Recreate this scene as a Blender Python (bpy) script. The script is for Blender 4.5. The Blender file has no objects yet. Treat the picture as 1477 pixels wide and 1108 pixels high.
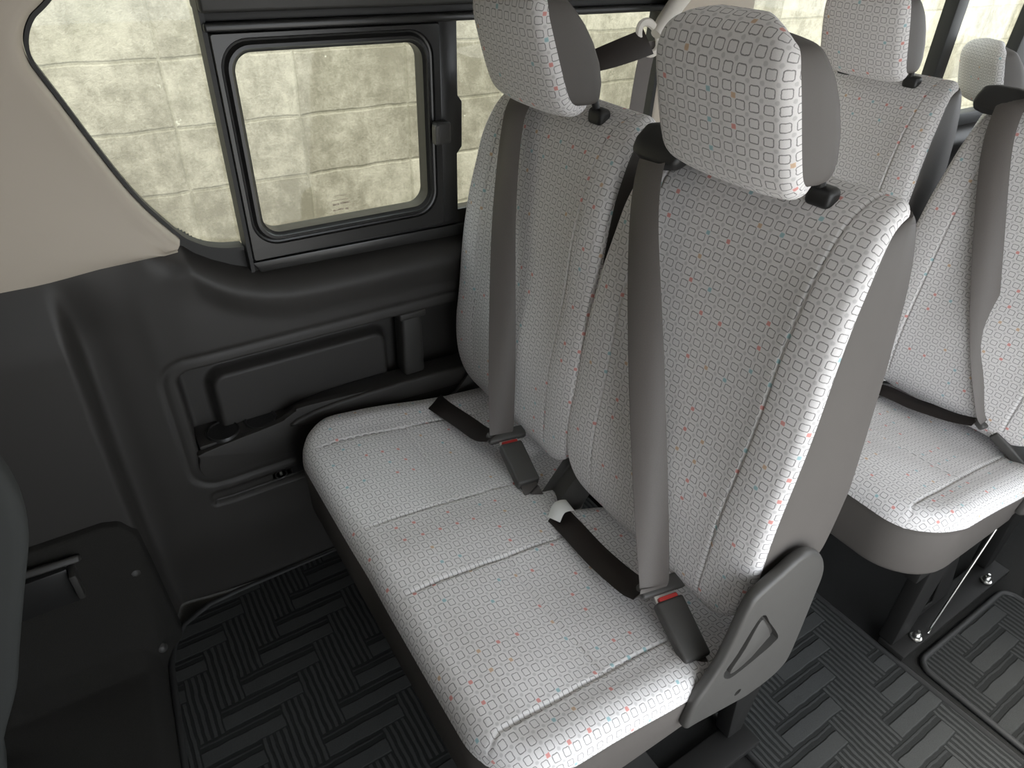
import bpy, bmesh, math
import numpy as np
from mathutils import Vector, Matrix

SC = bpy.context.scene
COL = SC.collection
V = Vector

# ------------------------------------------------------------------ node helper
class NB:
    """small expression builder on a material's node tree"""
    def __init__(s, name):
        s.m = bpy.data.materials.new(name); s.m.use_nodes = True
        s.nt = s.m.node_tree; s.nt.nodes.clear()
        s.out = s.nt.nodes.new('ShaderNodeOutputMaterial')
    def n(s, t, **k):
        d = s.nt.nodes.new(t)
        for a, b in k.items(): setattr(d, a, b)
        return d
    def link(s, a, b): s.nt.links.new(a, b)
    def put(s, sock, v):
        if isinstance(v, Ex): v = v.s
        if isinstance(v, bpy.types.NodeSocket): s.link(v, sock)
        else: sock.default_value = v
    def math(s, op, a, b=None, c=None):
        d = s.n('ShaderNodeMath', operation=op)
        s.put(d.inputs[0], a)
        if b is not None: s.put(d.inputs[1], b)
        if c is not None: s.put(d.inputs[2], c)
        return Ex(s, d.outputs[0])
    def uv(s):
        d = s.n('ShaderNodeUVMap'); sp = s.n('ShaderNodeSeparateXYZ'); s.link(d.outputs[0], sp.inputs[0])
        return d.outputs[0], Ex(s, sp.outputs[0]), Ex(s, sp.outputs[1])
    def pos(s):
        d = s.n('ShaderNodeNewGeometry'); sp = s.n('ShaderNodeSeparateXYZ'); s.link(d.outputs['Position'], sp.inputs[0])
        return d.outputs['Position'], Ex(s, sp.outputs[0]), Ex(s, sp.outputs[1]), Ex(s, sp.outputs[2])
    def comb(s, x, y, z=0.0):
        d = s.n('ShaderNodeCombineXYZ')
        for i, v in enumerate((x, y, z)): s.put(d.inputs[i], v)
        return d.outputs[0]
    def noise(s, vec, scale, detail=4, rough=.55, out=0):
        d = s.n('ShaderNodeTexNoise'); s.put(d.inputs['Vector'], vec)
        d.inputs['Scale'].default_value = scale; d.inputs['Detail'].default_value = detail
        d.inputs['Roughness'].default_value = rough
        return Ex(s, d.outputs[out])
    def white(s, vec):
        d = s.n('ShaderNodeTexWhiteNoise', noise_dimensions='3D'); s.put(d.inputs['Vector'], vec)
        return Ex(s, d.outputs['Value'])
    def mix(s, f, a, b):
        d = s.n('ShaderNodeMix', data_type='RGBA')
        s.put(d.inputs[0], f); s.put(d.inputs[6], a if not isinstance(a, tuple) else (*a, 1)); s.put(d.inputs[7], b if not isinstance(b, tuple) else (*b, 1))
        return d.outputs[2]
    def ramp(s, v, lo, hi):
        d = s.n('ShaderNodeMapRange', interpolation_type='SMOOTHSTEP'); s.put(d.inputs[0], v)
        s.put(d.inputs[1], lo); s.put(d.inputs[2], hi); return Ex(s, d.outputs[0])
    def bsdf(s, color, rough=.6, spec=.5, metal=0.0, bump=None, dist=.001, strength=.5, sheen=0.0, coat=0.0):
        p = s.n('ShaderNodeBsdfPrincipled')
        s.put(p.inputs['Base Color'], color if not isinstance(color, tuple) else (*color, 1))
        s.put(p.inputs['Roughness'], rough); s.put(p.inputs['Specular IOR Level'], spec); s.put(p.inputs['Metallic'], metal)
        s.put(p.inputs['Sheen Weight'], sheen); s.put(p.inputs['Coat Weight'], coat)
        if bump is not None:
            b = s.n('ShaderNodeBump'); s.put(b.inputs['Height'], bump)
            b.inputs['Distance'].default_value = dist; b.inputs['Strength'].default_value = strength
            s.link(b.outputs[0], p.inputs['Normal'])
        s.link(p.outputs[0], s.out.inputs[0]); return s.m

class Ex:
    def __init__(e, nb, s): e.nb, e.s = nb, s
    def __add__(e, o): return e.nb.math('ADD', e, o)
    def __sub__(e, o): return e.nb.math('SUBTRACT', e, o)
    def __rsub__(e, o): return e.nb.math('SUBTRACT', o, e)
    def __mul__(e, o): return e.nb.math('MULTIPLY', e, o)
    def __truediv__(e, o): return e.nb.math('DIVIDE', e, o)
    __radd__ = __add__; __rmul__ = __mul__
    def abs(e): return e.nb.math('ABSOLUTE', e)
    def floor(e): return e.nb.math('FLOOR', e)
    def lt(e, o): return e.nb.math('LESS_THAN', e, o)
    def gt(e, o): return e.nb.math('GREATER_THAN', e, o)
    def max(e, o): return e.nb.math('MAXIMUM', e, o)
    def min(e, o): return e.nb.math('MINIMUM', e, o)
    def sqrt(e): return e.nb.math('SQRT', e)
    def mod(e, o): return e.nb.math('FLOORED_MODULO', e, o)
    def fract(e): return e.nb.math('FRACT', e)

# ------------------------------------------------------------------ materials
def fabric_mat():
    b = NB('checked_seat_fabric')
    uvv, u, v = b.uv()
    cu, cv = .0176, .0172
    U = u / cu; Vv = v / cv
    # slight weave wobble
    wob = b.noise(uvv, 260, 2)
    U = U + (wob - .5) * .10; Vv = Vv + (b.noise(b.comb(v, u, 3.0), 260, 2) - .5) * .10
    p = U.fract() - .5; q = Vv.fract() - .5
    rr = .12
    qx = p.abs() - (.325 - rr); qy = q.abs() - (.285 - rr)
    ax = qx.max(0.0); ay = qy.max(0.0)
    sd = (ax * ax + ay * ay).sqrt() + qx.max(qy).min(0.0) - rr
    line = 1.0 - b.ramp(sd.abs(), .014, .052)
    # corner marks
    a = (U + .5).floor(); c = (Vv + .5).floor()
    du = (U + .5).fract() - .5; dv = (Vv + .5).fract() - .5
    wn = b.white(b.comb(a, c, 1.7))
    rad = (du * du + dv * dv).sqrt()
    dot = 1.0 - b.ramp(rad, .10, .19)
    sq = 1.0 - b.ramp(du.abs().max(dv.abs()), .15, .19)
    special = c.mod(2.0).lt(.5) * a.mod(2.0).gt(.5)
    red = special * wn.lt(.20) * sq
    blue = special * wn.gt(.20) * wn.lt(.33) * sq
    amb = special * wn.gt(.33) * wn.lt(.42) * sq
    grain = b.noise(uvv, 900, 2)
    base = b.mix(grain, (.665, .642, .636), (.80, .774, .768))
    base = b.mix(dot * .30, base, (.22, .215, .21))
    base = b.mix(line * .80, base, (.15, .145, .14))
    base = b.mix(red * .60, base, (.72, .14, .10))
    base = b.mix(blue * .50, base, (.12, .46, .52))
    base = b.mix(amb * .55, base, (.62, .33, .10))
    return b.bsdf(base, .92, .25, bump=grain * .6 + line * -.5, dist=.0006, strength=.5, sheen=.15)

def plain(name, col, rough=.5, spec=.5, metal=0.0, grain=0.0, scale=900, var=.0, sheen=0.0, coat=0.0):
    b = NB(name)
    P, x, y, z = b.pos()
    n = b.noise(P, scale, 3)
    c = col
    if var:
        c = b.mix(b.noise(P, 6, 4), tuple(k * (1 - var) for k in col), tuple(min(1, k * (1 + var)) for k in col))
    return b.bsdf(c, rough, spec, metal, bump=n if grain else None, dist=.0006, strength=grain, sheen=sheen, coat=coat)

def belt_mat():
    b = NB('belt_webbing')
    uvv, u, v = b.uv()
    ribs = ((u * 420.0).fract() - .5).abs()
    zig = ((v * 500.0).fract() - .5).abs()
    g = b.noise(uvv, 700, 2)
    c = b.mix(g, (.098, .087, .080), (.142, .127, .118))
    return b.bsdf(c, .55, .45, bump=ribs * .6 + zig * .4, dist=.0005, strength=.5, sheen=.1)

def mat_mat(name, k, n=3.0, w=.052, ox=0.0, oy=0.0):
    b = NB(name)
    P, x, y, z = b.pos()
    wx = (b.noise(P, 25, 2) - .5) * .12
    X = (x + ox) / w + wx; Y = (y + oy) / w + wx
    i = X.floor(); j = Y.floor()
    kk = (i - j).mod(2 * n)
    hz = kk.lt(n - .01)
    fy = Y.fract(); fx = X.fract()
    # along-x blocks: a broad light bar beside a dark bar with one thin line
    bar = b.ramp((fy - .34).abs(), .25, .31)
    thin = 1.0 - b.ramp((fy - .86).abs(), .02, .06)
    ribs = b.ramp(((fx * 4.0).fract() - .5).abs(), .20, .34)
    dark = hz * (bar - thin * .5) + (1.0 - hz) * ribs
    pile = b.noise(P, 700, 3, .7)
    soft = b.noise(P, 60, 3)
    lite = tuple(k * t for t in (.046, .0475, .0468)); drk = tuple(k * t for t in (.0125, .013, .0128))
    c = b.mix(dark * .85, b.mix(pile, tuple(t * .65 for t in lite), tuple(t * 1.3 for t in lite)), b.mix(pile, tuple(t * .6 for t in drk), tuple(t * 1.5 for t in drk)))
    return b.bsdf(c, .93, .2, bump=dark * -1.0 + pile * .5 + soft * .3, dist=.004, strength=.8)

def carpet_mat(name, col):
    b = NB(name)
    P, x, y, z = b.pos()
    pile = b.noise(P, 800, 3, .7)
    c = b.mix(pile, tuple(t * .55 for t in col), tuple(t * 1.5 for t in col))
    return b.bsdf(c, .95, .2, bump=pile, dist=.003, strength=.6)

def block_mat():
    b = NB('concrete_blocks')
    P, x, y, z = b.pos()
    wob = (b.noise(P, 9, 4) - .5) * .014
    X = (x - .3275 + wob) / .4; Z = (z - .76 + wob) / .2
    fx = ((X + .5).fract() - .5).abs() * .4; fz = ((Z + .5).fract() - .5).abs() * .2
    jn = fx.min(fz)
    joint = 1.0 - b.ramp(jn, .002, .008)
    i = X.floor(); j = Z.floor()
    tone = b.white(b.comb(i, j, 5.0))
    big = b.noise(P, 2.3, 6, .6)
    med = b.noise(P, 14, 6, .7)
    fine = b.noise(P, 120, 4, .7)
    streak = b.noise(b.comb(x * 9.0, 0.0, z * 1.6), 1.6, 5, .65)
    f = (big * .6 + med * .75 + streak * .35 + tone * .25 + fine * .35) - .62
    c = b.mix(b.ramp(f, .30, .80), (.172, .152, .114), (.375, .340, .270))
    pit = b.ramp(b.noise(P, 60, 3, .6), .66, .74)
    c = b.mix(pit * .35, c, (.15, .135, .09))
    chip = b.ramp(b.noise(P, 34, 2, .5), .76, .79)
    c = b.mix(chip * .5, c, (.62, .60, .50))
    stain = b.ramp(b.noise(b.comb(x, 0.0, z + 3.0), 2.1, 5, .7), .52, .78)
    c = b.mix(stain * .55, c, (.150, .140, .092))
    # fine crack wandering across blocks
    cr = b.noise(P, 1.3, 7, .7)
    crack = (1.0 - b.ramp((cr - .5).abs(), .0008, .0032)) * b.ramp(b.noise(P, 1.1, 1), .55, .66)
    c = b.mix(joint * .32, c, (.16, .145, .10))
    c = b.mix(crack * .55, c, (.12, .11, .075))
    return b.bsdf(c, .95, .15, bump=fine * .4 + med * .6 + joint * -.35, dist=.007, strength=.6)

def glass_mat():
    b = NB('window_glass')
    t = b.n('ShaderNodeBsdfTransparent'); t.inputs[0].default_value = (.93, .955, .93, 1)
    g = b.n('ShaderNodeBsdfGlossy'); g.inputs['Roughness'].default_value = .02
    f = b.n('ShaderNodeLayerWeight'); f.inputs[0].default_value = .5
    fc = Ex(b, f.outputs['Facing']); fc = fc * fc * fc * .16 + .02
    m = b.n('ShaderNodeMixShader')
    b.put(m.inputs[0], fc); b.link(t.outputs[0], m.inputs[1]); b.link(g.outputs[0], m.inputs[2])
    b.link(m.outputs[0], b.out.inputs[0]); return b.m

M = dict(
    fabric=fabric_mat(),
    vinyl=plain('grey_seat_vinyl', (.090, .081, .0745), .62, .35, grain=.25, scale=1400, var=.05),
    plastic=plain('charcoal_plastic', (.034, .0325, .030), .50, .45, grain=.18, scale=1600),
    panel=plain('black_trim_plastic', (.028, .0258, .0235), .56, .5, grain=.22, scale=1500),
    fcloth=plain('dark_grey_seat_cloth', (.050, .052, .050), .85, .2, grain=.3, scale=900),
    cover=plain('grey_recliner_plastic', (.063, .060, .056), .47, .5, grain=.18, scale=1500),
    black=plain('black_plastic', (.018, .0175, .017), .42, .5),
    rubber=plain('black_rubber', (.020, .0195, .019), .55, .4),
    sash=plain('sash_black_paint', (.018, .0175, .017), .33, .5),
    beige=plain('warm_grey_trim', (.47, .415, .345), .62, .35, grain=.15, scale=1300, var=.03),
    ivory=plain('ivory_plastic', (.62, .585, .53), .45, .5),
    head=plain('headlining', (.66, .66, .655), .9, .2, grain=.4, scale=900),
    belt=belt_mat(),
    lap=plain('shaded_webbing', (.022, .017, .015), .6, .3, grain=.3, scale=1500),  # darker copy of the belt webbing, with shade put into the colour
    red=plain('red_button', (.55, .045, .04), .4, .5),
    steel=plain('bright_steel', (.62, .61, .58), .28, .5, 1.0),
    tongue=plain('tongue_steel', (.74, .72, .69), .35, .5, .6),
    white=plain('white_label_cloth', (.80, .80, .77), .8, .3),
    frame=plain('black_steel', (.010, .0095, .009), .6, .25),
    carpet=carpet_mat('dark_carpet', (.021, .020, .018)),
    carpet2=carpet_mat('floor_carpet', (.016, .016, .0155)),
    mat=mat_mat('grey_patterned_mat', 1.0),
    mat2=mat_mat('blue_grey_patterned_mat', .82, ox=.02, oy=.013),
    edge=plain('mat_binding', (.020, .020, .020), .6, .4),
    block=block_mat(),
    glass=glass_mat(),
    ground=plain('outside_concrete', (.50, .48, .45), .9, .2, grain=.3, scale=60, var=.12),
    mark=plain('etched_marking', (.36, .30, .24), .8, .2),
)

# ------------------------------------------------------------------ object helpers
def mk(name, verts, faces, mat, parent=None, uvs=None, smooth=True, angle=None):
    me = bpy.data.meshes.new(name)
    me.from_pydata([tuple(v) for v in verts], [], faces)
    bm = bmesh.new(); bm.from_mesh(me); bmesh.ops.recalc_face_normals(bm, faces=bm.faces); bm.to_mesh(me); bm.free()
    if uvs is not None:
        ul = me.uv_layers.new(name='UVMap')
        vi = np.empty(len(me.loops), dtype=np.int32); me.loops.foreach_get('vertex_index', vi)
        ul.data.foreach_set('uv', np.asarray(uvs, dtype=np.float32)[vi].ravel())
    return fin(name, me, mat, parent, smooth, angle)

def fin(name, me, mat, parent=None, smooth=True, angle=None):
    me.materials.append(mat)
    if smooth:
        me.shade_smooth()
        if angle: me.set_sharp_from_angle(angle=math.radians(angle))
    o = bpy.data.objects.new(name, me); COL.objects.link(o)
    if parent is not None:
        o.parent = parent
        if parent.type == 'EMPTY': o.location = -parent.location
    return o

def bmk(name, bm, mat, parent=None, bevel=0.0, seg=3, ang=30, smooth=True):
    bmesh.ops.recalc_face_normals(bm, faces=bm.faces); bm.normal_update()
    if bevel:
        es = [e for e in bm.edges if len(e.link_faces) == 2 and e.calc_face_angle(0) > math.radians(ang)]
        bmesh.ops.bevel(bm, geom=es, offset=bevel, segments=seg, profile=.5, affect='EDGES', clamp_overlap=True)
    bmesh.ops.recalc_face_normals(bm, faces=bm.faces)
    me = bpy.data.meshes.new(name); bm.to_mesh(me); bm.free()
    return fin(name, me, mat, parent, smooth, 40)

def box_bm(bm, lo, hi):
    vs = [bm.verts.new((x, y, z)) for x in (lo[0], hi[0]) for y in (lo[1], hi[1]) for z in (lo[2], hi[2])]
    for f in ((0, 1, 3, 2), (4, 6, 7, 5), (0, 4, 5, 1), (2, 3, 7, 6), (0, 2, 6, 4), (1, 5, 7, 3)):
        bm.faces.new([vs[i] for i in f])
    return vs

def box(name, lo, hi, mat, parent=None, bevel=0.0, seg=3):
    bm = bmesh.new(); box_bm(bm, lo, hi); return bmk(name, bm, mat, parent, bevel, seg)

def obox(name, c, ax, size, mat, parent=None, bevel=0.0, seg=3, taper=1.0):
    """oriented box: ax = three unit vectors; taper scales the far end of axis 0"""
    bm = bmesh.new(); vs = box_bm(bm, (-.5,) * 3, (.5,) * 3)
    for v in vs:
        k = taper if v.co.x > 0 else 1.0
        p = V(c) + ax[0] * v.co.x * size[0] + ax[1] * v.co.y * size[1] * k + ax[2] * v.co.z * size[2] * k
        v.co = p
    return bmk(name, bm, mat, parent, bevel, seg)

def prism_xz(name, poly, y0, y1, mat, parent=None, bevel=0.0, seg=3):
    bm = bmesh.new()
    a = [bm.verts.new((x, y0, z)) for x, z in poly]; c = [bm.verts.new((x, y1, z)) for x, z in poly]
    bm.faces.new(a); bm.faces.new(c[::-1])
    for i in range(len(poly)):
        j = (i + 1) % len(poly); bm.faces.new((a[i], a[j], c[j], c[i]))
    return bmk(name, bm, mat, parent, bevel, seg, ang=50)

def smooth_poly(P, n=6):
    P = [np.array(p, float) for p in P]; out = []
    N = len(P)
    for i in range(N):
        p0, p1, p2, p3 = P[i - 1], P[i], P[(i + 1) % N], P[(i + 2) % N]
        for k in range(n):
            t = k / n
            out.append(.5 * ((2 * p1) + (-p0 + p2) * t + (2 * p0 - 5 * p1 + 4 * p2 - p3) * t * t + (-p0 + 3 * p1 - 3 * p2 + p3) * t ** 3))
    return [tuple(p) for p in out]

def open_spline(P, n=8):
    P = [np.array(p, float) for p in P]
    P = [2 * P[0] - P[1]] + P + [2 * P[-1] - P[-2]]
    out = []
    for i in range(1, len(P) - 2):
        p0, p1, p2, p3 = P[i - 1:i + 3]
        for k in range(n):
            t = k / n
            out.append(.5 * ((2 * p1) + (-p0 + p2) * t + (2 * p0 - 5 * p1 + 4 * p2 - p3) * t * t + (-p0 + 3 * p1 - 3 * p2 + p3) * t ** 3))
    out.append(P[-2]); return out

def ribbon(name, pts, wds, width, mat, parent=None, th=.0016, n=10):
    """flat strap through pts; wds are the directions of its width"""
    P = open_spline(pts, n); Wd = open_spline(wds, n)
    vs, fs, uv = [], [], []; L = 0
    for i, (p, w) in enumerate(zip(P, Wd)):
        t = (P[min(i + 1, len(P) - 1)] - P[max(i - 1, 0)]); t /= np.linalg.norm(t)
        w = w - t * (w @ t); w /= np.linalg.norm(w); nn = np.cross(t, w)
        if i: L += np.linalg.norm(p - P[i - 1])
        h = width / 2
        ring = [(-h, -th / 2), (-h * .96, th / 2), (h * .96, th / 2), (h, -th / 2)]
        ring = [(-h, 0), (-h * .97, th / 2), (h * .97, th / 2), (h, 0), (h * .97, -th / 2), (-h * .97, -th / 2)]
        for a, c in ring: vs.append(p + w * a + nn * c); uv.append((a + h, L))
    m = 6
    for i in range(len(P) - 1):
        for k in range(m): fs.append((i * m + k, i * m + (k + 1) % m, (i + 1) * m + (k + 1) % m, (i + 1) * m + k))
    fs.append(tuple(range(m))[::-1]); fs.append(tuple((len(P) - 1) * m + k for k in range(m)))
    return mk(name, vs, fs, mat, parent, uv, True, 50)

def tube(name, pts, r, mat, parent=None, n=12, spl=0):
    P = [np.array(p, float) for p in pts]
    if spl: P = open_spline(P, spl)
    rs = r if isinstance(r, (list, tuple)) else [r] * len(P)
    if len(rs) != len(P): rs = list(np.interp(np.linspace(0, 1, len(P)), np.linspace(0, 1, len(rs)), rs))
    vs, fs = [], []
    for i, p in enumerate(P):
        t = P[min(i + 1, len(P) - 1)] - P[max(i - 1, 0)]; t /= np.linalg.norm(t)
        a = np.cross(t, (0, 0, 1.)) if abs(t[2]) < .9 else np.cross(t, (1., 0, 0)); a /= np.linalg.norm(a); c = np.cross(t, a)
        for k in range(n):
            th = 2 * math.pi * k / n; vs.append(p + rs[i] * (a * math.cos(th) + c * math.sin(th)))
    for i in range(len(P) - 1):
        for k in range(n): fs.append((i * n + k, i * n + (k + 1) % n, (i + 1) * n + (k + 1) % n, (i + 1) * n + k))
    fs.append(tuple(range(n))[::-1]); fs.append(tuple((len(P) - 1) * n + k for k in range(n)))
    return mk(name, vs, fs, mat, parent, None, True, 50)

def lathe(name, c, axis, prof, mat, parent=None, n=24):
    """prof: (radius, offset along axis)"""
    ax = V(axis).normalized(); a = ax.orthogonal().normalized(); d = ax.cross(a)
    vs, fs = [], []
    for r, h in prof:
        for k in range(n):
            t = 2 * math.pi * k / n; vs.append(V(c) + ax * h + (a * math.cos(t) + d * math.sin(t)) * r)
    for i in range(len(prof) - 1):
        for k in range(n): fs.append((i * n + k, i * n + (k + 1) % n, (i + 1) * n + (k + 1) % n, (i + 1) * n + k))
    fs.append(tuple(range(n))[::-1]); fs.append(tuple((len(prof) - 1) * n + k for k in range(n)))
    return mk(name, vs, fs, mat, parent, None, True, 40)

def empty(name, loc, label, cat, group=None):
    e = bpy.data.objects.new(name, None); COL.objects.link(e); e.location = loc; e.empty_display_size = .1
    return tag(e, label, cat, group)
def tag(o, label, cat, group=None):
    o['label'] = label; o['category'] = cat
    if group: o['group'] = group
    return o
def struct(o, label=None):
    o['kind'] = 'structure'
    if label: o['label'] = label
    return o
def copy_tree(o, parent=None):
    c = o.copy(); COL.objects.link(c)
    if parent is not None: c.parent = parent
    for ch in list(o.children): copy_tree(ch, c)
    return c
def children_by(o, name): return [c for c in o.children if c.name.split('.')[0] == name]

def gsm(a, s):
    k = np.arange(-int(3 * s), int(3 * s) + 1); g = np.exp(-.5 * (k / s) ** 2); g /= g.sum()
    n = len(k) // 2
    pad = np.concatenate([2 * a[0] - a[n:0:-1], a, 2 * a[-1] - a[-2:-n - 2:-1]])
    return np.convolve(pad, g, 'valid')

# ------------------------------------------------------------------ padded sheet
def pad(nu, nv, ab, map3, dfun, r, rk=6, extra=()):
    """grid of (a,b) from ab(t,u) with height dfun, then a rolled rim of radius r.
    returns verts, faces, uvs, rim loop (list of (a,b) + outward normal) and the last ring's vertex ids"""
    A = np.zeros((nv, nu, 2))
    for i in range(nv):
        for j in range(nu): A[i, j] = ab(i / (nv - 1), j / (nu - 1))
    vs, uv, fs = [], [], []
    for i in range(nv):
        for j in range(nu):
            a, b = A[i, j]; vs.append(map3(a, b, dfun(a, b))); uv.append((a, b))
    for i in range(nv - 1):
        for j in range(nu - 1):
            fs.append((i * nu + j, i * nu + j + 1, (i + 1) * nu + j + 1, (i + 1) * nu + j))
    loop = [(0, j) for j in range(nu)] + [(i, nu - 1) for i in range(1, nv)] + [(nv - 1, j) for j in range(nu - 2, -1, -1)] + [(i, 0) for i in range(nv - 2, 0, -1)]
    P = np.array([A[i, j] for i, j in loop]); N = len(loop)
    T = np.roll(P, -2, 0) - np.roll(P, 2, 0)
    nrm = np.stack([T[:, 1], -T[:, 0]], 1); nrm /= np.linalg.norm(nrm, axis=1)[:, None] + 1e-9
    for _ in range(4): nrm = (np.roll(nrm, 1, 0) + nrm * 2 + np.roll(nrm, -1, 0)); nrm /= np.linalg.norm(nrm, axis=1)[:, None] + 1e-9
    c = P.mean(0)
    if np.sum((P - c) * nrm) < 0: nrm = -nrm
    prev = [i * nu + j for i, j in loop]
    steps = [(r * math.sin(k / rk * math.pi / 2), -r * (1 - math.cos(k / rk * math.pi / 2)), r * k / rk * math.pi / 2) for k in range(1, rk + 1)]
    steps += [(r + o, -r - dd, r * math.pi / 2 + dd) for o, dd in extra]
    for (o, dd, al) in steps:
        cur = []
        for k in range(N):
            a, b = P[k] + nrm[k] * o
            d0 = dfun(*P[k])
            cur.append(len(vs)); vs.append(map3(a, b, d0 + dd)); uv.append(tuple(P[k] + nrm[k] * al))
        for k in range(N):
            m = (k + 1) % N; fs.append((prev[k], prev[m], cur[m], cur[k]))
        prev = cur
    return vs, fs, uv, prev

def skirt(name, base, rings, mat, parent, cap=True, shrink=(.75, .4), capfun=None):
    """joins a base loop of 3D points through further rings and closes the last with shrinking rings"""
    N = len(base); vs = [V(p) for p in base]; fs = []
    prev = list(range(N))
    for ring in rings:
        cur = list(range(len(vs), len(vs) + N)); vs += [V(p) for p in ring]
        for k in range(N):
            m = (k + 1) % N; fs.append((prev[k], prev[m], cur[m], cur[k]))
        prev = cur
    if cap:
        last = [vs[i] for i in prev]; c = sum(last, V((0, 0, 0))) / N
        for s in shrink:
            cur = list(range(len(vs), len(vs) + N)); vs += [c + (p - c) * s for p in last]
            for k in range(N):
                m = (k + 1) % N; fs.append((prev[k], prev[m], cur[m], cur[k]))
            prev = cur
        ci = len(vs); vs.append(c)
        for k in range(N): fs.append((prev[k], prev[(k + 1) % N], ci))
    return mk(name, vs, fs, mat, parent, None, True, 55)

class Prof:
    """profile in (x,z) with a half width, by arc length"""
    def __init__(s, rows, n=240, sm=6):
        R = np.array(rows, float); L = np.concatenate([[0], np.cumsum(np.hypot(np.diff(R[:, 0]), np.diff(R[:, 1])))])
        s.s = np.linspace(0, L[-1], n)
        s.x, s.z, s.w = (gsm(np.interp(s.s, L, R[:, i]), sm) for i in range(3))
        tx = np.gradient(s.x, s.s); tz = np.gradient(s.z, s.s); l = np.hypot(tx, tz)
        s.nx, s.nz = -tz / l, tx / l
        s.L = L[-1]
    def at(s, b):
        f = lambda a: float(np.interp(b, s.s, a))
        x, z = f(s.x), f(s.z)
        if b < 0 or b > s.L:
            i = 0 if b < 0 else -1; e = b if b < 0 else b - s.L
            x += e * s.nz[i]; z += -e * s.nx[i]
        return x, z, f(s.nx), f(s.nz), f(s.w)

def ease(t, k=.55):   # denser rows at both ends
    return t + k * (-math.sin(2 * math.pi * t) / (2 * math.pi))

# ------------------------------------------------------------------ bench seat
BACK_ROWS = [(.700, .425, .075), (.672, .435, .125), (.650, .452, .165), (.640, .478, .195), (.636, .51, .211), (.637, .56, .217), (.640, .62, .217), (.652, .75, .213),
             (.669, .9, .206), (.690, 1.0, .197), (.709, 1.05, .188), (.732, 1.083, .180), (.765, 1.097, .174), (.795, 1.100, .170)]
def build_backrest(parent, cy):
    pr = Prof(BACK_ROWS); r = .017
    def ab(t, u):
        b = r + ease(t) * (pr.L - 2 * r); w = pr.at(b)[4] - r
        return (-w + 2 * w * u, b)
    def d(a, b):
        x, z, nx, nz, w = pr.at(b)
        k = min(1, max(0, (z - .50) / .12)) * min(1, max(0, (1.09 - z) / .10))
        e = abs(a) / w
        bol = .008 * math.exp(-((e - .80) / .22) ** 2) - .009 * math.exp(-(e / .60) ** 2)
        sx = .135 + .006 * math.sin((z - .5) * 5)
        groove = -.0028 * math.exp(-((abs(a) - sx) / .0018) ** 2)
        lum = .014 * math.exp(-((z - .66) / .10) ** 2) * math.exp(-(a / .11) ** 2)
        return k * (bol + lum) + groove * min(1, max(0, (z - .47) / .04)) + .002 * math.sin(z * 23 + a * 9) * k
    def map3(a, b, dd):
        x, z, nx, nz, w = pr.at(b); return (x + nx * dd, cy + a, z + nz * dd)
    vs, fs, uv, rim = pad(190, 250, ab, map3, d, r)
    uv = [(a + cy, b) for a, b in uv]
    o = mk('backrest', vs, fs, M['fabric'], parent, uv)
    base = [V(vs[i]) for i in rim]
    zs = [.42, .50, .566, .67, .92, 1.076, 1.10]; xs = [.775, .81, .826, .836, .812, .800, .788]
    xr = lambda z: float(np.interp(z, zs, xs))
    rings = []
    for f, inset in ((.04, .0015), (.10, .001), (.5, -.001), (.9, .001), (.97, .006), (1.0, .016)):
        ring = []
        for p in base:
            xe = max(xr(p.z), p.x + .008); q = V((p.x + (xe - p.x) * f, p.y, p.z))
            sg = 1 if q.y > cy else -1; m = min(1, abs(q.y - cy) / .12)
            q.y -= sg * inset * m
            if q.z > 1.0: q.z -= inset * (q.z - 1.0) / .1
            ring.append(q)
        rings.append(ring)
    side = skirt('side_panel', base, rings, M['vinyl'], o); side['label'] = 'grey vinyl side and rear cover'
    # welt along the seam
    return o

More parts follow.
